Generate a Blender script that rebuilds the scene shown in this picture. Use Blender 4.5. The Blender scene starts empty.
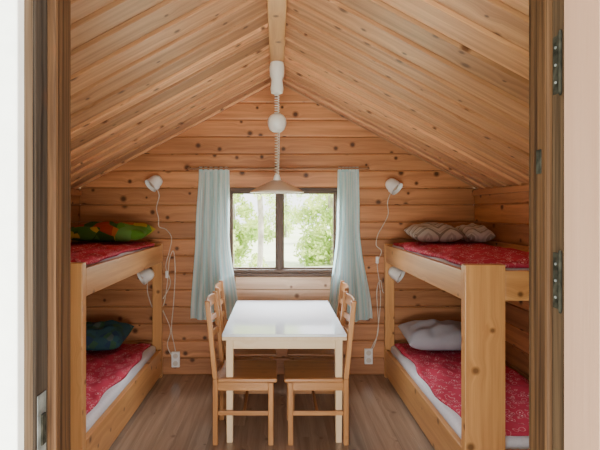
import bpy, bmesh, math, random
from mathutils import Vector, Matrix
random.seed(7)
COL = bpy.context.scene.collection

# ------------------------------------------------------------ materials
def newmat(name):
    m = bpy.data.materials.new(name); m.use_nodes = True
    nt = m.node_tree
    return m, nt, nt.nodes, nt.links, nt.nodes["Principled BSDF"]

def mathn(nt, op, a, b=None):
    n = nt.nodes.new("ShaderNodeMath"); n.operation = op
    for i, v in enumerate((a, b)):
        if v is None: continue
        if isinstance(v, (int, float)): n.inputs[i].default_value = v
        else: nt.links.new(v, n.inputs[i])
    return n.outputs[0]

def wood(name, light, dark, knot=(0.09, 0.03, 0.01), rough=0.5, knots=1.0, var=0.5, grain=1.0, spec=0.4, kgate=0.42, kr=1.0, su=0.9, sv=22, bendk=0.025, dis=0.4):
    m, nt, N, L, P = newmat(name)
    uv = N.new("ShaderNodeUVMap")
    sep = N.new("ShaderNodeSeparateXYZ"); L.new(uv.outputs[0], sep.inputs[0])
    vor = N.new("ShaderNodeTexVoronoi"); vor.voronoi_dimensions = '2D'; vor.inputs["Scale"].default_value = 4.6
    L.new(uv.outputs[0], vor.inputs["Vector"])
    sc = N.new("ShaderNodeSeparateColor"); L.new(vor.outputs["Color"], sc.inputs[0])
    gate = mathn(nt, 'GREATER_THAN', sc.outputs[0], kgate)
    dist = mathn(nt, 'DIVIDE', vor.outputs["Distance"], mathn(nt, 'ADD', mathn(nt, 'MULTIPLY', sc.outputs[1], 1.0*kr), 0.55*kr))
    mr = N.new("ShaderNodeMapRange"); L.new(dist, mr.inputs["Value"])
    mr.inputs["From Min"].default_value = 0.035; mr.inputs["From Max"].default_value = 0.095
    mr.inputs["To Min"].default_value = 1; mr.inputs["To Max"].default_value = 0
    kmask = mathn(nt, 'MULTIPLY', mathn(nt, 'MULTIPLY', mr.outputs[0], gate), knots)
    mr2 = N.new("ShaderNodeMapRange"); L.new(vor.outputs["Distance"], mr2.inputs["Value"])
    mr2.interpolation_type = 'SMOOTHSTEP'
    mr2.inputs["From Min"].default_value = 0.0; mr2.inputs["From Max"].default_value = 0.4
    mr2.inputs["To Min"].default_value = bendk; mr2.inputs["To Max"].default_value = 0
    bend = mathn(nt, 'MULTIPLY', mr2.outputs[0], gate)
    v2 = mathn(nt, 'ADD', sep.outputs[1], bend)
    def gr(su, sv, detail, dist):
        cb = N.new("ShaderNodeCombineXYZ")
        L.new(mathn(nt, 'MULTIPLY', sep.outputs[0], su), cb.inputs[0])
        L.new(mathn(nt, 'MULTIPLY', v2, sv), cb.inputs[1])
        n = N.new("ShaderNodeTexNoise"); n.inputs["Scale"].default_value = 1.0
        n.inputs["Detail"].default_value = detail; n.inputs["Distortion"].default_value = dist
        L.new(cb.outputs[0], n.inputs["Vector"]); return n.outputs[0]
    g1 = gr(su, sv, 3, dis); g2 = gr(5, 160, 2, 0.0)
    g = mathn(nt, 'ADD', mathn(nt, 'MULTIPLY', g1, 0.75), mathn(nt, 'MULTIPLY', g2, 0.25))
    ramp = N.new("ShaderNodeValToRGB"); L.new(g, ramp.inputs[0])
    lo = 0.5 - 0.14/grain; hi = 0.5 + 0.12/grain
    ramp.color_ramp.elements[0].position = lo; ramp.color_ramp.elements[0].color = (*dark, 1)
    ramp.color_ramp.elements[1].position = hi; ramp.color_ramp.elements[1].color = (*light, 1)
    at = N.new("ShaderNodeAttribute"); at.attribute_name = "tone"
    f = mathn(nt, 'ADD', mathn(nt, 'MULTIPLY', at.outputs["Fac"], var), 1 - var*0.5)
    vm = N.new("ShaderNodeVectorMath"); vm.operation = 'SCALE'
    L.new(ramp.outputs[0], vm.inputs[0]); L.new(f, vm.inputs["Scale"])
    mix = N.new("ShaderNodeMix"); mix.data_type = 'RGBA'
    L.new(kmask, mix.inputs["Factor"]); L.new(vm.outputs[0], mix.inputs["A"]); mix.inputs["B"].default_value = (*knot, 1)
    L.new(mix.outputs["Result"], P.inputs["Base Color"])
    P.inputs["Roughness"].default_value = rough
    P.inputs["Specular IOR Level"].default_value = spec
    bp = N.new("ShaderNodeBump"); bp.inputs["Strength"].default_value = 0.15; bp.inputs["Distance"].default_value = 0.003
    L.new(g2, bp.inputs["Height"]); L.new(bp.outputs[0], P.inputs["Normal"])
    return m

def plain(name, col, rough=0.5, metal=0.0, noise=0.06, nscale=20, bump=0.0, spec=0.5):
    m, nt, N, L, P = newmat(name)
    tc = N.new("ShaderNodeTexCoord"); n = N.new("ShaderNodeTexNoise"); n.inputs["Scale"].default_value = nscale
    n.inputs["Detail"].default_value = 4
    L.new(tc.outputs["Object"], n.inputs["Vector"])
    r = N.new("ShaderNodeValToRGB"); L.new(n.outputs[0], r.inputs[0])
    r.color_ramp.elements[0].position = 0.3; r.color_ramp.elements[1].position = 0.7
    r.color_ramp.elements[0].color = (*[c*(1-noise) for c in col], 1)
    r.color_ramp.elements[1].color = (*[min(1, c*(1+noise)) for c in col], 1)
    L.new(r.outputs[0], P.inputs["Base Color"])
    P.inputs["Roughness"].default_value = rough; P.inputs["Metallic"].default_value = metal
    P.inputs["Specular IOR Level"].default_value = spec
    if bump:
        b = N.new("ShaderNodeBump"); b.inputs["Strength"].default_value = bump; b.inputs["Distance"].default_value = 0.01
        L.new(n.outputs[0], b.inputs["Height"]); L.new(b.outputs[0], P.inputs["Normal"])
    return m

def setramp(r, cols):
    r.color_ramp.interpolation = 'CONSTANT'; els = r.color_ramp.elements
    els[0].position = cols[0][0]; els[0].color = (*cols[0][1], 1)
    els[1].position = cols[1][0]; els[1].color = (*cols[1][1], 1)
    for p, c in cols[2:]:
        e = els.new(p); e.color = (*c, 1)

def patches(name, cols, scale=8, rough=0.9, kind='voronoi', distort=0.0, cols2=None, split=0.0):
    m, nt, N, L, P = newmat(name)
    tc = N.new("ShaderNodeTexCoord"); vec = tc.outputs["Object"]
    if kind == 'voronoi':
        t = N.new("ShaderNodeTexVoronoi"); t.inputs["Scale"].default_value = scale
        L.new(vec, t.inputs["Vector"])
        s = N.new("ShaderNodeSeparateColor"); L.new(t.outputs["Color"], s.inputs[0]); val = s.outputs[0]
    else:
        t = N.new("ShaderNodeTexNoise"); t.inputs["Scale"].default_value = scale; t.inputs["Detail"].default_value = 2
        t.inputs["Distortion"].default_value = distort
        L.new(vec, t.inputs["Vector"]); val = t.outputs[0]
    r = N.new("ShaderNodeValToRGB"); setramp(r, cols)
    L.new(val, r.inputs[0]); out = r.outputs[0]
    if cols2:
        r2 = N.new("ShaderNodeValToRGB"); setramp(r2, cols2); L.new(val, r2.inputs[0])
        sx = N.new("ShaderNodeSeparateXYZ"); L.new(vec, sx.inputs[0])
        g = mathn(nt, 'GREATER_THAN', mathn(nt, 'ADD', sx.outputs[0], mathn(nt, 'MULTIPLY', val, 0.05)), split)
        mx = N.new("ShaderNodeMix"); mx.data_type = 'RGBA'; L.new(g, mx.inputs["Factor"]); L.new(r.outputs[0], mx.inputs["A"]); L.new(r2.outputs[0], mx.inputs["B"])
        out = mx.outputs["Result"]
    L.new(out, P.inputs["Base Color"])
    P.inputs["Roughness"].default_value = rough; P.inputs["Specular IOR Level"].default_value = 0.1
    return m

def zigzag(name, c1, c2, c3, k=16.0, mx_=6.0, amp=0.9):
    m, nt, N, L, P = newmat(name)
    tc = N.new("ShaderNodeTexCoord"); sx = N.new("ShaderNodeSeparateXYZ"); L.new(tc.outputs["Object"], sx.inputs[0])
    fx = mathn(nt, 'ABSOLUTE', mathn(nt, 'SUBTRACT', mathn(nt, 'FRACT', mathn(nt, 'MULTIPLY', sx.outputs[0], mx_)), 0.5))
    yz = mathn(nt, 'SUBTRACT', sx.outputs[1], mathn(nt, 'MULTIPLY', sx.outputs[2], -0.6))
    v = mathn(nt, 'FRACT', mathn(nt, 'ADD', mathn(nt, 'MULTIPLY', yz, k), mathn(nt, 'MULTIPLY', fx, 2*amp)))
    r = N.new("ShaderNodeValToRGB"); setramp(r, [(0.0, c1), (0.42, c2), (0.68, c1), (0.8, c3)])
    L.new(v, r.inputs[0]); L.new(r.outputs[0], P.inputs["Base Color"])
    P.inputs["Roughness"].default_value = 0.9; P.inputs["Specular IOR Level"].default_value = 0.1
    return m

def printed(name, base, pale):
    """red cloth printed with small pale flower sprigs (ring + dot motifs)"""
    m, nt, N, L, P = newmat(name)
    tc = N.new("ShaderNodeTexCoord"); v = N.new("ShaderNodeTexVoronoi"); v.inputs["Scale"].default_value = 22
    v.inputs["Randomness"].default_value = 0.7
    L.new(tc.outputs["Object"], v.inputs["Vector"])
    d = v.outputs["Distance"]
    n = N.new("ShaderNodeTexNoise"); n.inputs["Scale"].default_value = 60; L.new(tc.outputs["Object"], n.inputs["Vector"])
    dd = mathn(nt, 'ADD', d, mathn(nt, 'MULTIPLY', mathn(nt, 'SUBTRACT', n.outputs[0], 0.5), 0.35))
    r = N.new("ShaderNodeValToRGB"); setramp(r, [(0.0, pale), (0.13, base), (0.34, tuple(0.5*(a+b) for a, b in zip(base, pale))), (0.42, base)])
    L.new(dd, r.inputs[0]); L.new(r.outputs[0], P.inputs["Base Color"])
    P.inputs["Roughness"].default_value = 0.9; P.inputs["Specular IOR Level"].default_value = 0.1
    return m

M_wall = wood("pine_wall_boards", (0.55, 0.25, 0.108), (0.35, 0.142, 0.057), var=0.5, rough=0.40, kgate=0.30, kr=1.3, sv=18)
M_ceil = wood("pine_ceiling_boards", (0.68, 0.355, 0.18), (0.42, 0.19, 0.085), var=0.7, rough=0.42, knots=0.9, kgate=0.45, kr=1.2)
M_floor = wood("worn_floor_planks", (0.35, 0.25, 0.175), (0.25, 0.172, 0.118), knot=(0.12,0.075,0.05), var=0.3, rough=0.18, spec=0.9, knots=0.5, kgate=0.7)
M_bunk = wood("bunk_pine", (0.63, 0.325, 0.12), (0.45, 0.205, 0.07), var=0.15, rough=0.35, knots=0.8, grain=0.8)
M_chair = wood("chair_pine", (0.52, 0.25, 0.09), (0.34, 0.145, 0.048), var=0.15, rough=0.3, knots=0.2, grain=0.8)
M_pale = wood("pale_sill_board", (0.84, 0.60, 0.40), (0.66, 0.43, 0.26), knot=(0.25,0.11,0.05), var=0.1, rough=0.35, knots=0.9, grain=1.0, kgate=0.3)
M_cream = wood("pale_birch", (0.76, 0.58, 0.36), (0.66, 0.46, 0.26), var=0.1, rough=0.4, knots=0.0, grain=0.6)
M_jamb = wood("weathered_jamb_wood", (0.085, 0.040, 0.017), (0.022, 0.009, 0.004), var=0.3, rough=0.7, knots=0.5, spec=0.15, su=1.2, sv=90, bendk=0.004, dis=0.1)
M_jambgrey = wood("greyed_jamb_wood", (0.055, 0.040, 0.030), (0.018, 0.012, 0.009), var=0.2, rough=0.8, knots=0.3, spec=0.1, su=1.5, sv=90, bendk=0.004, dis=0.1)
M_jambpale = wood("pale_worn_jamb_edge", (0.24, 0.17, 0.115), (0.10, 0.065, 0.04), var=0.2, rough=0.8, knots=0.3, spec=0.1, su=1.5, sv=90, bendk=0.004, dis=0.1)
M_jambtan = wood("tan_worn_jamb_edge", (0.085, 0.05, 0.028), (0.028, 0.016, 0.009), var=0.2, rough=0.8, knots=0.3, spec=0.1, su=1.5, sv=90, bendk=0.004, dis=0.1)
M_winframe = wood("dark_window_wood", (0.13, 0.07, 0.04), (0.07, 0.038, 0.022), var=0.2, rough=0.5, knots=0.0)
M_rod = wood("brown_rod_wood", (0.36, 0.18, 0.085), (0.24, 0.11, 0.05), var=0.1, rough=0.5, knots=0.0)
M_door = wood("pale_door_paint", (0.44, 0.265, 0.19), (0.37, 0.215, 0.15), var=0.05, rough=0.5, knots=0.0, grain=0.5, bendk=0.0)
M_outer = plain("overexposed_casing_white", (0.88, 0.88, 0.86), 0.6)  # overexposure of the outer casing put into the colour as near-white
M_white = plain("white_plastic", (0.80, 0.79, 0.76), 0.35, noise=0.02)
M_cord = plain("cord_plastic", (0.62, 0.55, 0.46), 0.5)
M_top = plain("white_laminate", (0.80, 0.84, 0.90), 0.10, noise=0.01, spec=0.8)
M_metal = plain("dull_dark_metal", (0.028, 0.026, 0.020), 0.95, 0.0, noise=0.6, nscale=60, spec=0.02)
M_steel = plain("worn_grey_steel", (0.13, 0.135, 0.13), 0.7, 0.0, noise=0.4, nscale=40, spec=0.3)
M_mat = plain("mattress_ticking", (0.62, 0.62, 0.66), 0.9, noise=0.05, nscale=60, bump=0.1)
M_red = printed("pinkish_red_printed_cotton", (0.50, 0.05, 0.09), (0.74, 0.45, 0.48))
M_pgrey = plain("grey_pillowcase", (0.39, 0.39, 0.43), 0.9, noise=0.08, nscale=8, bump=0.2)
M_pbrown = zigzag("grey_beige_zigzag_pillowcase", (0.50,0.45,0.38), (0.24,0.195,0.155), (0.38,0.33,0.28), 10.0, 5.0, 0.8)
M_pbeige = zigzag("beige_zigzag_pillowcase", (0.54,0.49,0.43), (0.32,0.27,0.22), (0.45,0.40,0.34), 12.0, 6.0, 0.7)
M_pgreen = patches("green_patchwork_pillowcase",
    [(0.0,(0.03,0.09,0.02)),(0.45,(0.055,0.15,0.03)),(0.62,(0.32,0.05,0.02)),(0.76,(0.04,0.11,0.03)),(0.90,(0.42,0.30,0.04))], scale=10,
    cols2=[(0.0,(0.08,0.20,0.025)),(0.35,(0.45,0.36,0.04)),(0.52,(0.09,0.22,0.04)),(0.68,(0.42,0.13,0.03)),(0.82,(0.11,0.24,0.05))], split=0.12)
M_pteal = patches("teal_patterned_pillowcase", [(0.0,(0.035,0.09,0.11)),(0.4,(0.05,0.12,0.07)),(0.58,(0.03,0.06,0.11)),(0.80,(0.09,0.13,0.12)),(0.88,(0.035,0.08,0.07))], scale=18)
M_bark = plain("pale_bark", (0.40, 0.36, 0.31), 0.9, noise=0.4, nscale=6)
M_grass = plain("sunlit_grass", (0.76, 0.84, 0.58), 1.0, noise=0.10, nscale=0.8)

def leafmat():
    m, nt, N, L, P = newmat("sunlit_leaves")
    tc = N.new("ShaderNodeTexCoord"); n = N.new("ShaderNodeTexNoise"); n.inputs["Scale"].default_value = 1.5
    L.new(tc.outputs["Object"], n.inputs["Vector"])
    r = N.new("ShaderNodeValToRGB"); L.new(n.outputs[0], r.inputs[0])
    r.color_ramp.elements[0].position = 0.35; r.color_ramp.elements[0].color = (0.40, 0.56, 0.14, 1)
    r.color_ramp.elements[1].position = 0.65; r.color_ramp.elements[1].color = (0.80, 0.88, 0.38, 1)
    d = N.new("ShaderNodeBsdfDiffuse"); t = N.new("ShaderNodeBsdfTranslucent"); mx = N.new("ShaderNodeMixShader")
    L.new(r.outputs[0], d.inputs[0]); L.new(r.outputs[0], t.inputs[0])
    L.new(d.outputs[0], mx.inputs[1]); L.new(t.outputs[0], mx.inputs[2])
    L.new(mx.outputs[0], N["Material Output"].inputs[0]); return m
M_leaf = leafmat()

def curtainmat():
    m, nt, N, L, P = newmat("pale_aqua_striped_cotton")
    uv = N.new("ShaderNodeUVMap"); w = N.new("ShaderNodeTexWave"); w.inputs["Scale"].default_value = 4.0
    w.inputs["Distortion"].default_value = 0.3
    L.new(uv.outputs[0], w.inputs["Vector"])
    r = N.new("ShaderNodeValToRGB"); L.new(w.outputs[0], r.inputs[0])
    r.color_ramp.elements[0].color = (0.56, 0.84, 0.87, 1); r.color_ramp.elements[1].color = (0.84, 0.95, 0.94, 1)
    d = N.new("ShaderNodeBsdfDiffuse"); t = N.new("ShaderNodeBsdfTranslucent"); mx = N.new("ShaderNodeMixShader")
    mx.inputs[0].default_value = 0.5
    L.new(r.outputs[0], d.inputs[0]); L.new(r.outputs[0], t.inputs[0])
    L.new(d.outputs[0], mx.inputs[1]); L.new(t.outputs[0], mx.inputs[2])
    L.new(mx.outputs[0], N["Material Output"].inputs[0]); return m
M_curt = curtainmat()

def shademat():
    m, nt, N, L, P = newmat("opal_lamp_shade")
    n = N.new("ShaderNodeTexNoise"); n.inputs["Scale"].default_value = 4
    r = N.new("ShaderNodeValToRGB"); L.new(n.outputs[0], r.inputs[0])
    r.color_ramp.elements[0].color = (0.66, 0.54, 0.42, 1); r.color_ramp.elements[1].color = (0.74, 0.64, 0.52, 1)
    L.new(r.outputs[0], P.inputs["Base Color"]); P.inputs["Roughness"].default_value = 0.35
    return m
M_shade = shademat()

def glassmat():
    m, nt, N, L, P = newmat("window_glass")
    N.remove(P)
    t = N.new("ShaderNodeBsdfTransparent"); g = N.new("ShaderNodeBsdfGlossy"); g.inputs["Roughness"].default_value = 0.02
    lw = N.new("ShaderNodeLayerWeight"); lw.inputs[0].default_value = 0.15
    mx = N.new("ShaderNodeMixShader"); L.new(mathn(nt, 'MULTIPLY', lw.outputs["Fresnel"], 0.4), mx.inputs[0])
    L.new(t.outputs[0], mx.inputs[1]); L.new(g.outputs[0], mx.inputs[2]); L.new(mx.outputs[0], N["Material Output"].inputs[0])
    return m
M_glass = glassmat()

# ------------------------------------------------------------ mesh builder
class B:
    def __init__(s, origin=(0, 0, 0)):
        s.bm = bmesh.new(); s.uv = s.bm.loops.layers.uv.new("UVMap"); s.tone = s.bm.loops.layers.float_color.new("tone")
        s.o = Vector(origin)
    def hexa(s, p, g, tone=None):
        g = Vector(g).normalized(); vs = [s.bm.verts.new(Vector(q) - s.o) for q in p]
        ou, ov = random.uniform(0, 40), random.uniform(0, 40); tn = random.random() if tone is None else tone
        fs = []
        for idx in ((3,2,1,0),(4,5,6,7),(0,1,5,4),(1,2,6,5),(2,3,7,6),(3,0,4,7)):
            f = s.bm.faces.new([vs[i] for i in idx]); f.normal_update(); n = f.normal
            if abs(n.dot(g)) > 0.8:
                a = Vector((1,0,0)) if abs(n.x) < 0.7 else Vector((0,1,0)); t = n.cross(a); u_dir = t.normalized(); v_dir = n.cross(u_dir)
                us = 0.15
            else:
                u_dir = g; v_dir = n.cross(g).normalized(); us = 1
            for l in f.loops:
                q = l.vert.co
                l[s.uv].uv = (q.dot(u_dir)*us + ou, q.dot(v_dir) + ov); l[s.tone] = (tn, tn, tn, 1)
            fs.append(f)
        return vs
    def box(s, x0, x1, y0, y1, z0, z1, g=None, tone=None):
        if x0 > x1: x0, x1 = x1, x0
        d = (x1-x0, y1-y0, z1-z0)
        if g is None:
            i = d.index(max(d)); g = [0,0,0]; g[i] = 1
        return s.hexa([(x0,y0,z0),(x1,y0,z0),(x1,y1,z0),(x0,y1,z0),(x0,y0,z1),(x1,y0,z1),(x1,y1,z1),(x0,y1,z1)], g, tone)
    def finish(s, name, mat, bevel=0.0, seg=2, parent=None, smooth=False, **props):
        me = bpy.data.meshes.new(name); bmesh.ops.recalc_face_normals(s.bm, faces=s.bm.faces); s.bm.to_mesh(me); s.bm.free()
        ob = bpy.data.objects.new(name, me); COL.objects.link(ob); me.materials.append(mat)
        if parent is None: ob.location = s.o
        else: ob.parent = parent
        if bevel:
            md = ob.modifiers.new("bevel", 'BEVEL'); md.width = bevel; md.segments = seg; md.limit_method = 'ANGLE'
        if smooth:
            for p in me.polygons: p.use_smooth = True
        for k, v in props.items(): ob[k] = v
        return ob

def empty(name, loc, **props):
    e = bpy.data.objects.new(name, None); e.location = loc; e.empty_display_size = 0.1; COL.objects.link(e)
    for k, v in props.items(): e[k] = v
    return e

def rawmesh(name, verts, faces, mat, parent=None, smooth=True, uvs=None, **props):
    me = bpy.data.meshes.new(name); me.from_pydata([tuple(v) for v in verts], [], faces); me.update()
    bm = bmesh.new(); bm.from_mesh(me); bmesh.ops.recalc_face_normals(bm, faces=bm.faces); bm.to_mesh(me); bm.free()
    if uvs:
        ul = me.uv_layers.new(name="UVMap")
        for l in me.loops: ul.data[l.index].uv = uvs[l.vertex_index]
    ob = bpy.data.objects.new(name, me); COL.objects.link(ob); me.materials.append(mat)
    if smooth:
        for p in me.polygons: p.use_smooth = True
    if parent: ob.parent = parent
    for k, v in props.items(): ob[k] = v
    return ob

def lathe(name, prof, mat, parent=None, seg=32, M=None, cap=True, **props):
    V, F = [], []
    for r, z in prof:
        for i in range(seg):
            a = 2*math.pi*i/seg; V.append(Vector((r*math.cos(a), r*math.sin(a), z)))
    for j in range(len(prof)-1):
        for i in range(seg):
            a, b = j*seg+i, j*seg+(i+1) % seg; F.append((a, b, b+seg, a+seg))
    if cap:
        F.append(tuple(range(seg))[::-1]); F.append(tuple((len(prof)-1)*seg+i for i in range(seg)))
    if M is not None: V = [M @ v for v in V]
    ob = rawmesh(name, V, F, mat, parent, **props)
    md = ob.modifiers.new("edges", 'EDGE_SPLIT'); md.split_angle = math.radians(40)
    return ob

def catmull(P, n=8):
    P = [Vector(p) for p in P]; out = []
    for i in range(len(P)-1):
        p0 = P[max(i-1, 0)]; p1 = P[i]; p2 = P[i+1]; p3 = P[min(i+2, len(P)-1)]
        for k in range(n):
            t = k/n
            out.append(0.5*((2*p1)+(-p0+p2)*t+(2*p0-5*p1+4*p2-p3)*t*t+(-p0+3*p1-3*p2+p3)*t**3))
    out.append(P[-1]); return out

def tube(name, pts, r, mat, parent=None, seg=8, **props):
    V, F = [], []; up = Vector((0.3, 1, 0.1)).normalized(); n = len(pts)
    for i, p in enumerate(pts):
        d = (pts[min(i+1, n-1)] - pts[max(i-1, 0)])
        if d.length < 1e-8: d = Vector((0,0,1))
        d.normalize(); x = (up - d*up.dot(d))
        if x.length < 1e-4: x = Vector((1,0,0))
        x.normalize(); up = x; y = d.cross(x)
        for k in range(seg):
            a = 2*math.pi*k/seg; V.append(p + x*r*math.cos(a) + y*r*math.sin(a))
    for i in range(n-1):
        for k in range(seg):
            a, b = i*seg+k, i*seg+(k+1) % seg; F.append((a, b, b+seg, a+seg))
    F.append(tuple(range(seg))[::-1]); F.append(tuple((n-1)*seg+k for k in range(seg)))
    return rawmesh(name, V, F, mat, parent, **props)

# ------------------------------------------------------------ room dims
HW, YF, YB = 1.92, 0.85, 4.46
RZ, EZ = 2.82, 1.79
SL = (RZ-EZ)/HW
CH = 0.165
def hwz(z): return max(0.0, min(HW, (RZ + 0.065 - z)/SL))

# floor
b = B()
x = -HW
while x < HW - 1e-4:
    x2 = min(HW, x+0.12)
    cut = YF + random.uniform(0.8, 2.8)
    b.box(x, x2, YF, cut, -0.04, 0, (0,1,0)); b.box(x, x2, cut, YB+0.1, -0.04, 0, (0,1,0))
    x = x2
b.finish("floor", M_floor, bevel=0.0015, seg=1, kind="structure")

# back wall
WX0, WX1, WZ0, WZ1 = -0.475, 0.595, 6*CH, 11*CH
b = B()
def course(b, z0, z1, xa, xb, y0, y1):
    z1 = min(z1, RZ + 0.06)
    a0, a1 = max(xa, -hwz(z0)), max(xa, -hwz(z1)); c0, c1 = min(xb, hwz(z0)), min(xb, hwz(z1))
    if c0 - a0 < 0.01: return
    if c1 < a1: a1 = c1 = (a0+c0)/2; c1 += 0.002
    b.hexa([(a0,y0,z0),(c0,y0,z0),(c0,y1,z0),(a0,y1,z0),(a1,y0,z1),(c1,y0,z1),(c1,y1,z1),(a1,y1,z1)], (1,0,0))
for k in range(21):
    z0, z1 = k*CH, (k+1)*CH
    if z0 >= RZ: break
    if WZ0 - 1e-3 <= z0 < WZ1 - 1e-3:
        course(b, z0, z1, -HW, WX0, YB, YB+0.09); course(b, z0, z1, WX1, HW, YB, YB+0.09)
    else:
        course(b, z0, z1, -HW, HW, YB, YB+0.09)
b.finish("wall_back", M_wall, bevel=0.015, seg=3, kind="structure")

# side walls
for s, nm in ((-1, "wall_left"), (1, "wall_right")):
    b = B()
    for k in range(11):
        b.box(s*HW, s*(HW+0.09), YF, YB+0.09, k*CH, (k+1)*CH, (0,1,0))
    b.finish(nm, M_wall, bevel=0.015, seg=3, kind="structure")

# front wall with doorway
DX0, DX1, DZ = -0.476, 0.585, 13*CH
b = B()
for k in range(21):
    z0, z1 = k*CH, (k+1)*CH
    if z0 >= RZ: break
    if z1 <= DZ + 1e-3:
        course(b, z0, z1, -HW, DX0, YF, 1.0); course(b, z0, z1, DX1, HW, YF, 1.0)
    else: course(b, z0, z1, -HW, HW, YF, 1.0)
b.finish("wall_front", M_wall, bevel=0.006, seg=1, kind="structure")

# ceiling (rough stepped boards running ridge to eave) + roof backing
b = B()
nrm = lambda s: Vector((s*SL, 0, 1)).normalized()
for s in (-1, 1):
    def P(xx, off):
        n = nrm(s); return Vector((s*xx, 0, RZ - SL*xx)) + n*off
    def slab(y0, y1, oa, ob_, th, x0=0.0, x1=HW+0.02, tone=None):
        a, c = P(x0, oa), P(x1, oa); d, e = P(x1, oa+th), P(x0, oa+th)
        a2, c2 = P(x0, ob_), P(x1, ob_); d2, e2 = P(x1, ob_+th), P(x0, ob_+th)
        pts = [(a.x,y0,a.z),(c.x,y0,c.z),(c2.x,y1,c2.z),(a2.x,y1,a2.z),(e.x,y0,e.z),(d.x,y0,d.z),(d2.x,y1,d2.z),(e2.x,y1,e2.z)]
        b.hexa(pts, (c-a), tone)
    slab(YF-0.2, YB+0.3, 0.042, 0.042, 0.07, x1=HW+0.35, tone=0.0)
    y = YF + 0.15
    while y < YB - 0.02:
        wd = random.choice((0.16, 0.19, 0.21, 0.23)); y2 = min(y+wd, YB)
        gap = random.uniform(0.006, 0.010); o = random.uniform(0.0, 0.004)
        slab(y+gap, y2, o, o+0.016, 0.024)
        y = y2
b.finish("ceiling", M_ceil, bevel=0.004, seg=2, kind="structure")

# ridge beam
b = B()
b.box(-0.055, 0.055, YF+0.15, YB, 2.735, 2.79, (0,1,0), tone=0.8)
b.finish("trim_1", M_bunk, bevel=0.006, kind="structure")
for i, s in enumerate((-1, 1)):
    b = B(); b.box(s*(HW-0.03), s*HW, 1.0, YB, EZ-0.05, EZ-0.0, (0,1,0), tone=0.6)
    b.finish("trim_%d" % (i+2), M_wall, bevel=0.004, kind="structure")

# door jambs
b = B(); b.box(-0.476, -0.446, 0.93, 1.0, 0, DZ, (0,0,1), 0.9)
b.finish("trim_4", M_jamb, bevel=0.006, kind="structure")
b = B(); b.box(-0.476, -0.463, 0.88, 0.93, 0, DZ, (0,0,1), 0.5)
b.finish("trim_5", M_jambgrey, bevel=0.003, kind="structure")
b = B(); b.box(-0.476, -0.466, 0.845, 0.88, 0, DZ, (0,0,1), 0.5)
b.finish("trim_10", M_jambpale, bevel=0.003, kind="structure")
b = B(); b.box(0.545, 0.585, 0.93, 1.0, 0, DZ, (0,0,1), 0.4)
b.finish("trim_6", M_jamb, bevel=0.006, kind="structure")
b = B(); b.box(0.555, 0.585, 0.845, 0.93, 0, DZ, (0,0,1), 0.3)
b.finish("trim_11", M_jambtan, bevel=0.004, kind="structure")
b = B(); b.box(-0.476, 0.585, 0.93, 1.0, DZ-0.03, DZ, (1,0,0), 0.4)
b.finish("trim_7", M_jamb, bevel=0.004, kind="structure")
b = B(); b.box(-0.62, -0.466, 0.825, 0.85, 0, DZ+0.1, (0,0,1), 0.4)
b.finish("trim_8", M_outer, bevel=0.003, kind="structure")
b = B(); b.box(0.60, 0.74, 0.825, 0.85, 0, DZ+0.1, (0,0,1), 0.4)
b.finish("trim_9", M_outer, bevel=0.003, kind="structure")
# open door leaf
door = empty("door_1", (0.558, 0.900, 0), kind="structure")
b = B()
b.box(-0.005, 0.035, -0.86, -0.02, 0.02, 2.06, (0,0,1), 0.5)
b.box(-0.010, -0.005, -0.86, -0.76, 0.02, 2.06, (0,0,1), 0.5); b.box(-0.010, -0.005, -0.12, -0.02, 0.02, 2.06, (0,0,1), 0.5)
b.finish("door_leaf", M_door, bevel=0.003, parent=door)
for i, (za, zb) in enumerate(((1.83, 1.945), (1.405, 1.515), (0.25, 0.36))):
    hg = empty("door_hinge", (0.5545, 0.911, (za+zb)/2), label="dull dark metal door hinge screwed to the wooden door jamb", category="hinge", group="hinges on the door jamb")
    h = (zb-za)/2
    b = B(); b.box(-0.001, 0.0005, -0.012, 0.012, -h, h); b.finish("hinge_plate", M_metal, bevel=0.0005, parent=hg)
    lathe("hinge_pin", [(0.002,-h-0.006),(0.0035,-h),(0.0035,h),(0.002,h+0.006)], M_metal, hg, seg=12, M=Matrix.Translation((-0.003,-0.015,0)))
    for q in (-0.6, 0.0, 0.6):
        lathe("screw", [(0.003,0),(0.003,0.0015),(0.002,0.0025)], M_steel, hg, seg=10, M=Matrix.Translation((-0.001,0.002,q*h)) @ Matrix.Rotation(-math.pi/2,4,'Y'))
sp = empty("strike_plate", (-0.463, 0.905, 1.17), label="worn grey metal lock strike plate on the wooden jamb", category="strike plate")
b = B(); b.box(0.0, 0.002, -0.018, 0.014, -0.07, 0.07); b.finish("plate", M_steel, bevel=0.0007, parent=sp)
b = B(); b.box(0.002, 0.006, -0.008, 0.006, -0.03, 0.03); b.finish("latch_lip", M_metal, bevel=0.0007, parent=sp)
lp = empty("latch_plate", (0.545, 0.955, 1.70), label="small dark metal latch plate on the brown jamb", category="latch")
b = B(); b.box(-0.003, 0.0, -0.008, 0.008, -0.025, 0.025); b.finish("plate", M_metal, bevel=0.0007, parent=lp)

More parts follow.
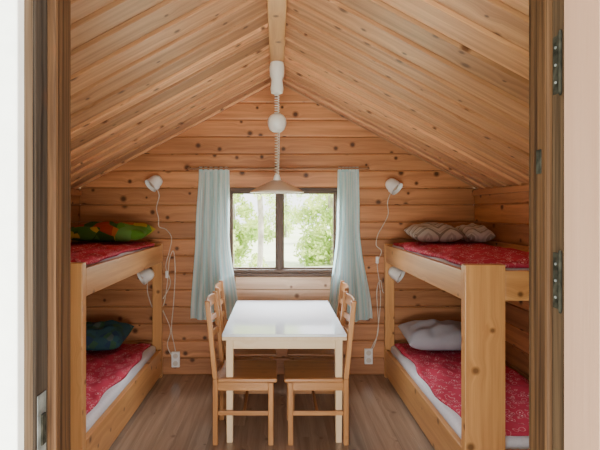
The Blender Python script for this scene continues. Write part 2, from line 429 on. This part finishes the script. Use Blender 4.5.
# ------------------------------------------------------------ window
win = empty("window_1", (0.06, YB, WZ0), kind="structure")
W, H = WX1-WX0, WZ1-WZ0; hx = W/2
b = B()
b.box(-hx, hx, -0.012, 0.09, 0, 0.032); b.box(-hx, hx, -0.012, 0.09, H-0.04, H)
b.box(-hx, -hx+0.028, -0.012, 0.09, 0.032, H-0.04); b.box(hx-0.028, hx, -0.012, 0.09, 0.032, H-0.04)
b.box(-0.058, -0.008, -0.01, 0.09, 0.032, H-0.04)
b.finish("frame", M_winframe, bevel=0.004, parent=win)
for x0, x1 in ((-hx+0.028, -0.058), (-0.008, hx-0.028)):
    b = B(); t = 0.018
    b.box(x0, x1, 0.02, 0.06, 0.032, 0.032+t); b.box(x0, x1, 0.02, 0.06, H-0.04-t, H-0.04)
    b.box(x0, x0+t, 0.02, 0.06, 0.032+t, H-0.04-t); b.box(x1-t, x1, 0.02, 0.06, 0.032+t, H-0.04-t)
    b.finish("sash", M_winframe, bevel=0.003, parent=win)
    b = B(); b.box(x0+t, x1-t, 0.038, 0.042, 0.032+t, H-0.04-t); b.finish("glass", M_glass, parent=win)
b = B(); b.box(-hx-0.03, hx+0.03, -0.03, 0.0, -0.03, -0.002); b.finish("sill", M_winframe, bevel=0.004, parent=win)
b = B(); b.box(-0.40, 0.52, YB-0.016, YB, 0.71, 0.83, (1,0,0), 0.9); b.box(-0.40, 0.52, YB-0.016, YB, 0.832, 0.955, (1,0,0), 0.7); b.finish("trim_12", M_pale, bevel=0.006, kind="structure")

# ------------------------------------------------------------ curtains
rod = empty("curtain_rod", (0.0, 4.37, 1.995), label="thin brown wooden curtain rod above the window", category="curtain rod")
RotY = Matrix.Rotation(math.pi/2, 4, 'Y')
lathe("rod", [(0.009,-0.83),(0.009,0.86)], M_rod, rod, seg=16, M=RotY)
for sx in (-0.83, 0.86):
    lathe("finial", [(0.004,-0.02),(0.013,-0.012),(0.016,0),(0.013,0.012),(0.004,0.02)], M_rod, rod, seg=16, M=Matrix.Translation((sx,0,0)) @ RotY)
for sx in (-0.81, 0.0, 0.84):
    b = B(); b.box(sx-0.006, sx+0.006, 0.006, 0.09, -0.005, 0.005); b.finish("bracket", M_rod, bevel=0.002, parent=rod)

def curtain(xa, xb, prof, label, seed):
    rnd = random.Random(seed); nx, nz = 120, 60; z0, z1 = 1.982, 0.55
    org = Vector(((xa+xb)/2, 4.37, 0.55)); V, F, U = [], [], []
    ph = [rnd.uniform(0, 6.28) for _ in range(6)]
    for j in range(nz+1):
        t = j/nz
        for k in range(len(prof)-1):
            if prof[k][0] <= t <= prof[k+1][0] + 1e-6:
                s = (t-prof[k][0])/(prof[k+1][0]-prof[k][0]); s = s*s*(3-2*s)
                L_ = prof[k][1]*(1-s)+prof[k+1][1]*s; R_ = prof[k][2]*(1-s)+prof[k+1][2]*s; break
        for i in range(nx+1):
            u = i/nx
            uu = u + 0.08*math.sin(u*6+ph[4]+1.6*t)
            y = (0.009+0.014*t)*math.sin(uu*2*math.pi*3.2 + ph[0] + 1.2*math.sin(2.2*t+ph[1])) + 0.012*t*math.sin(u*2*math.pi*1.4+ph[2]+t) + 0.006*(1-t)*math.sin(uu*2*math.pi*8+ph[5]) + 0.004*math.sin(u*11+t*9+ph[3])
            zz = z0 + (z1-z0)*t + (0.014*math.sin(u*7+ph[3]) if j == nz else 0)
            if t < 0.03: y = y*0.5
            V.append(Vector((L_+(R_-L_)*u + 0.006*math.sin(uu*2*math.pi*6+ph[0]), 4.388+y, zz)) - org)
            U.append((u, t*0.3))
    for j in range(nz):
        for i in range(nx):
            a = j*(nx+1)+i; F.append((a, a+1, a+nx+2, a+nx+1))
    root = empty("curtain", org, label=label, category="curtain", group="pair of window curtains")
    rawmesh("curtain_cloth", V, F, M_curt, root, uvs=U)
    for k in range(6):
        u = (k+0.5)/6; xx = prof[0][1]+(prof[0][2]-prof[0][1])*u
        b = B(org); b.box(xx-0.014, xx+0.014, 4.380, 4.383, 1.965, 2.010, tone=0.5); b.finish("tab", M_curt, parent=root)
    return root
curtain(-0.8, -0.4, [(0,-0.75,-0.46),(0.4,-0.77,-0.455),(1,-0.82,-0.36)], "pale aqua cotton curtain hanging straight beside the window", 1)
curtain(0.5, 0.9, [(0,0.58,0.78),(0.35,0.575,0.79),(1,0.49,0.91)], "pale aqua cotton curtain flaring out towards its hem", 2)

# ------------------------------------------------------------ table
tb = empty("dining_table", (0.05, 3.715, 0), label="rectangular dining table with white glossy top and pale wooden legs", category="table")
hx, hy = 0.425, 0.585
b = B(); b.box(-hx, hx, -hy, hy, 0.735, 0.755, tone=0.5); b.finish("table_top", M_top, bevel=0.004, seg=3, parent=tb, label="white glossy laminate top")
b = B(); b.box(-hx, hx, -hy, hy, 0.712, 0.7345, tone=0.5); b.finish("edge_band", M_cream, bevel=0.002, parent=tb)
b = B()
b.box(-hx+0.06, hx-0.06, -hy+0.035, -hy+0.055, 0.645, 0.712); b.box(-hx+0.06, hx-0.06, hy-0.055, hy-0.035, 0.645, 0.712)
b.box(-hx+0.035, -hx+0.055, -hy+0.06, hy-0.06, 0.645, 0.712); b.box(hx-0.055, hx-0.035, -hy+0.06, hy-0.06, 0.645, 0.712)
b.finish("apron", M_cream, bevel=0.002, parent=tb)
for sx in (-1, 1):
    for sy in (-1, 1):
        b = B(); cx, cy = sx*(hx-0.05), sy*(hy-0.05); r0, r1 = 0.021, 0.026
        b.hexa([(cx-r0,cy-r0,0),(cx+r0,cy-r0,0),(cx+r0,cy+r0,0),(cx-r0,cy+r0,0),(cx-r1,cy-r1,0.712),(cx+r1,cy-r1,0.712),(cx+r1,cy+r1,0.712),(cx-r1,cy+r1,0.712)], (0,0,1))
        b.finish("leg", M_cream, bevel=0.005, parent=tb)

# ------------------------------------------------------------ chair
def slat(b, y0, y1, zc, h, xb, bulge, th, lean):
    n = 8; rings = []
    ou, ov = random.uniform(0, 30), random.uniform(0, 30)
    for i in range(n+1):
        t = i/n; y = y0+(y1-y0)*t; k = 1-(2*t-1)**2; x = xb - bulge*k
        hh = h*(1+0.12*k)/2
        rings.append([b.bm.verts.new((x-th/2, y, zc-hh)), b.bm.verts.new((x+th/2, y, zc-hh)),
                      b.bm.verts.new((x+th/2-lean*h, y, zc+hh)), b.bm.verts.new((x-th/2-lean*h, y, zc+hh))])
    fs = []
    for i in range(n):
        for k in range(4):
            fs.append(b.bm.faces.new((rings[i][k], rings[i][(k+1) % 4], rings[i+1][(k+1) % 4], rings[i+1][k])))
    fs.append(b.bm.faces.new(rings[0])); fs.append(b.bm.faces.new(rings[-1][::-1]))
    for f in fs:
        for l in f.loops:
            l[b.uv].uv = (l.vert.co.y+ou, l.vert.co.z+l.vert.co.x+ov); l[b.tone] = (0.5,0.5,0.5,1)

def build_chair():
    root = empty("dining_chair", (0,0,0)); parts = []
    TOP = 0.98
    def bx(z): return -0.195 if z <= 0.45 else -0.195 - 0.055*((z-0.45)/(TOP-0.45))
    for sy in (-1, 1):
        b = B(); y = sy*0.185; r = 0.017
        for za, zb in ((0, 0.45), (0.45, TOP)):
            xa, xb = bx(za), bx(zb)
            b.hexa([(xa-r,y-r,za),(xa+r,y-r,za),(xa+r,y+r,za),(xa-r,y+r,za),(xb-r,y-r,zb),(xb+r,y-r,zb),(xb+r,y+r,zb),(xb-r,y+r,zb)], (0,0,1), 0.5)
        parts.append(b.finish("leg", M_chair, bevel=0.005, parent=root))
        b = B(); b.box(0.165, 0.2, y-r, y+r, 0, 0.425, (0,0,1), 0.5); parts.append(b.finish("leg", M_chair, bevel=0.005, parent=root))
    b = B(); b.box(-0.178, 0.225, -0.2, 0.2, 0.4255, 0.452, (1,0,0), 0.7)
    parts.append(b.finish("seat", M_chair, bevel=0.009, seg=3, parent=root))
    b = B()
    for sy in (-1, 1):
        b.box(-0.178, 0.165, sy*0.185-0.01, sy*0.185+0.01, 0.37, 0.425, (1,0,0)); b.box(-0.178, 0.165, sy*0.185-0.008, sy*0.185+0.008, 0.20, 0.23, (1,0,0))
    b.box(0.173, 0.193, -0.168, 0.168, 0.37, 0.425, (0,1,0)); b.box(-0.205, -0.185, -0.168, 0.168, 0.37, 0.425, (0,1,0))
    b.box(-0.01, 0.01, -0.177, 0.177, 0.205, 0.225, (0,1,0))
    parts.append(b.finish("stretcher", M_chair, bevel=0.003, parent=root))
    b = B()
    for zc, h in ((0.935, 0.07), (0.81, 0.04), (0.70, 0.04)):
        slat(b, -0.17, 0.17, zc, h, bx(zc), 0.022, 0.016, 0.1)
    parts.append(b.finish("backrest", M_chair, bevel=0.003, parent=root))
    return root, parts
ch, parts = build_chair()
places = [((-0.225, 3.325), 0.0, "honey-coloured pine chair with slatted back at the table's doorway end"),
          ((0.275, 3.325), math.pi, "honey-coloured pine chair with slatted back at the table's doorway end"),
          ((-0.235, 3.86), 0.04, "honey-coloured pine chair with slatted back at the table's window end"),
          ((0.315, 3.86), math.pi-0.05, "honey-coloured pine chair with slatted back at the table's window end")]
for i, ((cx, cy), rot, lab) in enumerate(places):
    if i == 0: c = ch
    else:
        c = ch.copy(); COL.objects.link(c)
        for p in parts:
            q = p.copy(); q.parent = c; COL.objects.link(q)
    c.location = (cx, cy, 0); c.rotation_euler = (0, 0, rot)
    c["label"] = lab; c["category"] = "chair"; c["group"] = "pine dining chairs"

# ------------------------------------------------------------ bunks
def cloth_slab(name, x0, x1, y0, y1, z, th, mat, seed, root_props, wr=0.012, ragged=0.02, side=1):
    rnd = random.Random(seed); ph = [rnd.uniform(0, 6.28) for _ in range(8)]
    nx, ny = 44, 100; cx, cy = (x0+x1)/2, (y0+y1)/2; V, F = [], []
    for layer in (1, 0):
        for j in range(ny+1):
            for i in range(nx+1):
                u, v = i/nx, j/ny
                ex = ragged*(math.sin(v*9+ph[0])+0.6*math.sin(v*23+ph[1]))
                ey = ragged*math.sin(u*7+ph[2])
                X = (x0-cx) + (x1-x0)*u + ex*(1-u if side > 0 else u)*0.8; Y = (y0-cy)+(y1-y0)*v + ey*(1-v)*0.3
                e = min(u, 1-u)*(x1-x0); e2 = min(v, 1-v)*(y1-y0); ed = min(e, e2)
                k = min(1, ed/0.05); k = math.sqrt(max(0, 1-(1-k)**2))
                w = wr*(math.sin(X*17+Y*6+ph[3])*math.sin(Y*9-X*5+ph[4]) + 0.5*math.sin(X*31-Y*13+ph[5]) + 0.45*math.sin(Y*37+X*21+ph[6]+2*math.sin(X*9)) + 0.3*math.sin(X*52+Y*30+3*math.sin(Y*5+ph[7])))
                Z = (th*(0.35+0.65*k) + wr*1.3 + w*k) if layer else 0.0
                V.append((X, Y, max(Z, 0.003) if layer else 0.0))
    n = (nx+1)*(ny+1)
    for j in range(ny):
        for i in range(nx):
            a = j*(nx+1)+i; F.append((a, a+1, a+nx+2, a+nx+1)); F.append((n+a, n+a+nx+1, n+a+nx+2, n+a+1))
    for j in range(ny):
        a = j*(nx+1); c = a+nx+1; F.append((a, c, n+c, n+a)); a += nx; c += nx; F.append((a, n+a, n+c, c))
    for i in range(nx):
        a = i; F.append((a, n+a, n+a+1, a+1)); a = ny*(nx+1)+i; F.append((a, a+1, n+a+1, n+a))
    ob = rawmesh(name, V, F, mat, None, **root_props); ob.location = (cx, cy, z); return ob

def pillow(loc, w, d, h, mat, label, rz=0, tilt=0, tilty=0, seed=0):
    rnd = random.Random(seed); ph = [rnd.uniform(0, 6.28) for _ in range(6)]
    n = 36; V, F = [], []
    for layer in (1, -1):
        for j in range(n+1):
            for i in range(n+1):
                u, v = 2*i/n-1, 2*j/n-1
                X = w/2*u*(1-0.05*(1-v*v)); Y = d/2*v*(1-0.05*(1-u*u))
                k = max(0, (1-abs(u)**3.6)*(1-abs(v)**3.2))**0.5
                wv = 0.06*math.sin(u*5+v*3+ph[0])+0.05*math.sin(v*8-u*4+ph[1])+0.035*math.sin(u*13+ph[2])
                V.append((X, Y, h/2 + layer*h/2*k*(1+(wv if layer > 0 else 0)*1.6)))
    N_ = (n+1)**2
    for j in range(n):
        for i in range(n):
            a = j*(n+1)+i; F.append((a, a+1, a+n+2, a+n+1)); F.append((N_+a, N_+a+n+1, N_+a+n+2, N_+a+1))
    ob = rawmesh("pillow", V, F, mat, None, label=label, category="pillow")
    bm = bmesh.new(); bm.from_mesh(ob.data); bmesh.ops.remove_doubles(bm, verts=bm.verts, dist=0.0004); bmesh.ops.recalc_face_normals(bm, faces=bm.faces); bm.to_mesh(ob.data); bm.free()
    ob.location = loc; ob.rotation_euler = (tilt, tilty, rz); return ob

def bunk(s, xi, y0, pw, label):
    xo = 1.905; y1 = 4.43
    O = Vector((s*(xi+xo)/2, (y0+y1)/2, 0)); root = empty("bunk_bed", O, label=label, category="bunk bed", group="built-in bunk beds")
    def part(name, boxes, bevel=0.005):
        b = B()
        for (xa, xb, ya, yb, za, zb) in boxes:
            a, c = s*xa - O.x, s*xb - O.x
            b.box(min(a,c), max(a,c), ya-O.y, yb-O.y, za, zb)
        return b.finish(name, M_bunk, bevel=bevel, parent=root)
    part("post", [(xi, xi+pw-0.002, y0, y0+0.055, 0, 1.30)])
    part("post", [(xi, xi+0.09, y1-0.045, y1, 0, 1.28)])
    part("post", [(xo-0.07, xo, y0, y0+0.055, 0, 1.28)])
    part("post", [(xo-0.07, xo, y1-0.045, y1, 0, 1.28)])
    for za, zb in ((1.10, 1.265), (0.03, 0.27)):
        part("side_rail", [(xi+0.002, xi+0.04, y0+0.056, y1-0.046, za, zb)])
        part("side_rail", [(xo-0.03, xo, y0+0.056, y1-0.046, za, zb)])
        part("end_rail", [(xi+pw, xo-0.071, y0+0.01, y0+0.045, za, zb)])
        part("end_rail", [(xi+0.091, xo-0.071, y1-0.04, y1-0.01, za, zb)])
    for zt in (1.145, 0.175):
        part("bed_base", [(xi+0.041, xo-0.031, y0+0.057+0.1*k, y0+0.057+0.1*k+0.085, zt-0.02, zt) for k in range(int((y1-y0-0.15)/0.1)+1)], 0.003)
    where = {1: "with zigzag pillows", -1: "with green pillows"}[s]
    for zt, tier in ((1.145, "upper"), (0.175, "lower")):
        mh = 0.125 if tier == "upper" else 0.145
        xa, xb = sorted((s*(xi+0.045), s*(xo-0.035)))
        b = B(((xa+xb)/2, (y0+y1)/2, zt)); b.box(xa, xb, y0+0.065, y1-0.055, zt+0.001, zt+mh, tone=0.5)
        b.finish("mattress", M_mat, bevel=0.035, seg=4, smooth=True, label="white mattress on the %s bunk %s" % (tier, where), category="mattress")
        ins = 0.035 if tier == "lower" else 0.01
        a0, a1 = (xa+ins, xb-0.01) if s > 0 else (xa+0.01, xb-ins)
        cloth_slab("bedspread", a0, a1, y0+0.09, y1-0.10, zt+mh+0.001, 0.012, M_red, int(zt*100)+s, dict(label="printed pinkish-red bedspread on the %s bunk %s" % (tier, where), category="bedspread"), wr=0.011, ragged=0.024, side=s)
    return root
bunk(1, 1.03, 2.52, 0.225, "pine bunk bed holding zigzag-patterned and grey pillows")
bunk(-1, 1.10, 2.60, 0.20, "pine bunk bed holding green and teal pillows")

ZU, ZL = 1.145+0.125+0.048, 0.175+0.145+0.05
pillow((1.405, 4.14, ZU), 0.44, 0.36, 0.155, M_pbrown, "grey and beige zigzag patterned pillow on the upper bunk", 0.0, 0.10, seed=1)
pillow((1.755, 4.13, ZU), 0.25, 0.36, 0.145, M_pbeige, "beige and white zigzag patterned pillow on the upper bunk", 0.0, 0.10, seed=2)
pillow((1.45, 4.14, ZL+0.01), 0.64, 0.40, 0.20, M_pgrey, "plain light grey pillow on the lower bunk", 0.0, 0.16, seed=3)
pillow((-1.505, 4.14, ZU+0.005), 0.74, 0.38, 0.16, M_pgreen, "long green pillow with red and yellow patches on the upper bunk", 0.0, 0.10, seed=4)
pillow((-1.60, 4.14, ZL+0.01), 0.52, 0.40, 0.19, M_pteal, "muted teal and green patterned pillow on the lower bunk", 0.0, 0.16, seed=6)

# ------------------------------------------------------------ pendant lamp
pl = empty("pendant_lamp", (0, 3.54, 1.73), label="white rise-and-fall pendant lamp hanging over the dining table", category="lamp")
def zz(z): return z-1.73
lathe("canopy", [(0.02,zz(2.49)),(0.045,zz(2.50)),(0.05,zz(2.53)),(0.042,zz(2.60)),(0.055,zz(2.63)),(0.058,zz(2.70)),(0.05,zz(2.733))], M_white, pl)
def coil(za, zb, turns, r):
    out = []
    n = turns*14
    for i in range(n+1):
        t = i/n; a = t*2*math.pi*turns
        out.append(Vector((r*math.cos(a), r*math.sin(a), zz(za)+(zb-za)*t)))
    return out
tube("spiral_cord", coil(2.49, 2.34, 8, 0.016), 0.0038, M_white, pl, seg=6)
lathe("counterweight", [(0.01,-0.078),(0.035,-0.074),(0.058,-0.055),(0.071,-0.02),(0.073,0.0),(0.069,0.025),(0.052,0.052),(0.025,0.066),(0.01,0.07)], M_white, pl, M=Matrix.Translation((0,0,zz(2.275))))
tube("cord", [Vector((0.02,0,zz(2.22))), Vector((0.017,0,zz(2.05))), Vector((0.012,0,zz(1.85)))], 0.002, M_white, pl, seg=6)
tube("spiral_cord", coil(2.21, 1.85, 17, 0.015), 0.0038, M_cord, pl, seg=6)
lathe("shade_cap", [(0.012,zz(1.875)),(0.02,zz(1.868)),(0.027,zz(1.845)),(0.032,zz(1.826))], M_white, pl)
lathe("lamp_shade", [(0.032,zz(1.828)),(0.07,zz(1.812)),(0.12,zz(1.788)),(0.17,zz(1.763)),(0.205,zz(1.742)),(0.208,zz(1.733)),(0.204,zz(1.733)),(0.165,zz(1.757)),(0.115,zz(1.782)),(0.065,zz(1.806)),(0.029,zz(1.821))], M_shade, pl, cap=False, seg=48)
lathe("bulb", [(0.013,zz(1.824)),(0.014,zz(1.80)),(0.03,zz(1.78)),(0.032,zz(1.762)),(0.022,zz(1.745)),(0.004,zz(1.737))], M_white, pl, seg=24)

# ------------------------------------------------------------ reading lamps
def reading_lamp(x, z, sgn, label, cordpts, wally=YB, tilt=0.75):
    r = empty("reading_lamp", (x, wally, z), label=label, category="lamp", group="white wall reading lamps")
    RX = Matrix.Rotation(math.pi/2, 4, 'X')
    lathe("wall_mount", [(0.035,0.0),(0.035,0.018),(0.02,0.026)], M_white, r, seg=24, M=RX)
    tube("arm", catmull([(0,-0.02,0),(0,-0.06,0.01),(sgn*0.01,-0.09,0.03)], 6), 0.009, M_white, r)
    Mh = Matrix.Translation((sgn*0.012,-0.11,0.03)) @ Matrix.Rotation(sgn*tilt, 4, 'Y') @ Matrix.Rotation(-0.55, 4, 'X')
    lathe("lamp_shade", [(0.010,0.076),(0.028,0.072),(0.046,0.058),(0.058,0.034),(0.062,0.006),(0.062,-0.018),(0.070,-0.055),(0.066,-0.055),(0.056,-0.016),(0.05,0.0)], M_white, r, cap=False, seg=28, M=Mh)
    lathe("bulb", [(0.015,0.03),(0.02,0.01),(0.036,-0.01),(0.034,-0.035),(0.006,-0.048)], M_shade, r, seg=20, M=Mh)
    tube("cord", catmull([Vector((px-x, -0.012 if py is None else py-wally, pz-z)) for px, py, pz in cordpts], 10), 0.0045, M_cord, r, seg=6)
    return r
reading_lamp(-1.17, 1.83, 1, "white wall reading lamp with dangling cord above the green pillow",
    [(-1.17,None,1.82),(-1.14,None,1.74),(-1.165,None,1.62),(-1.145,None,1.52),(-1.14,None,1.44),(-1.07,None,1.41),(-1.02,None,1.33),(-1.04,None,1.20),(-1.075,None,1.05),(-1.03,None,0.90),(-1.09,None,0.76),(-1.14,None,0.70),(-1.09,None,0.60),(-1.03,None,0.44),(-1.06,None,0.30),(-1.02,None,0.20),(-0.98,None,0.19)])
reading_lamp(1.11, 1.80, -1, "white wall reading lamp with cord above the zigzag pillow",
    [(1.11,None,1.79),(1.07,None,1.68),(1.075,None,1.56),(1.03,None,1.46),(0.975,None,1.36),(0.96,None,1.26),(1.01,None,1.2),(0.97,None,1.08),(0.99,None,0.9),(1.0,None,0.7),(0.96,None,0.35),(0.90,None,0.22)])
reading_lamp(-1.25, 0.95, 1, "white wall reading lamp under the upper bunk, above teal pillow",
    [(-1.25,None,0.93),(-1.25,None,0.8),(-1.19,None,0.64),(-1.10,None,0.68),(-1.06,None,0.9),(-1.04,None,1.12),(-1.00,None,1.2),(-0.985,None,1.0),(-1.00,None,0.7),(-1.02,None,0.45),(-0.99,None,0.28),(-0.975,None,0.19)], tilt=1.0)
reading_lamp(1.14, 0.97, -1, "white wall reading lamp under the upper bunk, above grey pillow",
    [(1.14,None,0.95),(1.10,None,0.85),(1.03,None,0.80),(1.0,None,0.92),(0.965,None,0.8),(0.98,None,0.45),(0.93,None,0.3),(0.885,None,0.22)], tilt=1.0)
for x, z in ((-1.06, 0.98), (0.965, 1.12)):
    b = B((x, YB-0.028, z)); b.box(x-0.014, x+0.014, YB-0.045, YB-0.018, z-0.035, z+0.035, tone=0.5)
    b.finish("cord_switch", M_white, bevel=0.008, seg=3, label="small white inline cord switch hanging on the wall", category="switch", group="cord switches")
for x, z in ((-0.98, 0.155), (0.885, 0.185)):
    o = empty("wall_outlet", (x, YB, z), label="white double wall outlet low on the board wall", category="outlet", group="wall outlets")
    b = B(); b.box(-0.04, 0.04, -0.022, 0.0, -0.075, 0.075, tone=0.5); b.finish("cover_plate", M_white, bevel=0.006, seg=3, parent=o)
    for q in (-0.036, 0.036):
        lathe("socket", [(0.024,0),(0.024,0.003),(0.019,0.004),(0.018,0.001)], M_cord, o, seg=20, M=Matrix.Translation((0,-0.022,q)) @ Matrix.Rotation(math.pi/2,4,'X'))

# ------------------------------------------------------------ outdoors
rawmesh("ground", [(-40,-20,-0.3),(40,-20,-0.3),(40,60,-0.3),(-40,60,-0.3)], [(0,1,2,3)], M_grass, kind="structure")
def tree(x, y, h, r, nleaf, seed, low=0.2, tr=0.09, label="leafy green tree in sunlight outside the window"):
    rnd = random.Random(seed)
    root = empty("tree", (x, y, -0.3), label=label, category="tree", group="trees outside the window")
    pts = catmull([(0,0,0),(0.05,0.02,h*0.35),(-0.04,0.03,h*0.7),(0.03,0,h)], 8)
    tube("trunk", pts, tr, M_bark, root, seg=10)
    V, F = [], []
    cl = [(Vector((rnd.gauss(0, r*0.42), rnd.gauss(0, r*0.42), rnd.uniform(h*low, h))), rnd.uniform(0.25, 0.5)*r) for _ in range(30)]
    for _ in range(nleaf):
        c, cr = rnd.choice(cl); d = Vector((rnd.gauss(0,1), rnd.gauss(0,1), rnd.gauss(0,1))).normalized()*cr*rnd.uniform(0.3,1)
        p = c+d; a = Vector((rnd.gauss(0,1), rnd.gauss(0,1), rnd.gauss(0,1))).normalized(); q = a.orthogonal().normalized(); s = rnd.uniform(0.05,0.11)
        i = len(V); V += [p-a*s, p+q*s*0.5, p+a*s, p-q*s*0.5]; F.append((i,i+1,i+2,i+3))
    rawmesh("foliage", V, F, M_leaf, root, smooth=False)
tree(-1.5, 15, 4.2, 1.1, 6000, 11, 0.05, 0.10)
tree(-0.45, 11.5, 4.5, 1.0, 1500, 12, 0.55, 0.07, "slim pale-barked tree close outside the window")
tree(1.9, 16.0, 3.0, 1.3, 7500, 13, 0.02)
tree(-4.4, 25.0, 5.0, 2.0, 6000, 14, 0.02)
tree(0.6, 32.0, 5.0, 2.0, 5000, 16, 0.02)
tree(5.4, 26.0, 5.0, 2.0, 6000, 15, 0.02)

# ------------------------------------------------------------ light
w = bpy.data.worlds.new("World"); bpy.context.scene.world = w; w.use_nodes = True
bg = w.node_tree.nodes["Background"]; bg.inputs[0].default_value = (0.95, 0.97, 1.0, 1); bg.inputs[1].default_value = 4.6
def light(name, kind, loc, rot, energy, size=1.0, size_y=None, col=(1,1,1)):
    ld = bpy.data.lights.new(name, kind); ld.energy = energy; ld.color = col
    if kind == 'AREA':
        ld.shape = 'RECTANGLE'; ld.size = size; ld.size_y = size_y or size
    lo = bpy.data.objects.new(name, ld); lo.location = loc; lo.rotation_euler = rot; COL.objects.link(lo); return lo
s = light("sun", 'SUN', (0,0,10), (math.radians(0), math.radians(42), 0), 14.0, col=(1,0.97,0.9)); s.data.angle = 0.02
# added fill lamp outside the doorway, aimed up at the ceiling and gable
light("door_fill", 'AREA', (0.05, -0.9, 0.45), (math.radians(122), 0, 0), 130, 1.6, 0.8, (1, 0.98, 0.96))
light("window_fill", 'AREA', (0.06, 5.4, 2.5), (math.radians(-52), 0, 0), 480, 2.0, 1.2, (0.92, 0.97, 1))  # added lamp out of view above the window, boosts the daylight coming in

# ------------------------------------------------------------ camera
cd = bpy.data.cameras.new("Camera"); cam = bpy.data.objects.new("Camera", cd); COL.objects.link(cam)
cam.location = (0, 0, 1.6); cam.rotation_euler = (math.radians(90), 0, 0)
cd.sensor_width = 36; cd.lens = 36*460/600; cd.shift_x = 23/600; cd.shift_y = -15/600; cd.clip_start = 0.02
bpy.context.scene.camera = cam
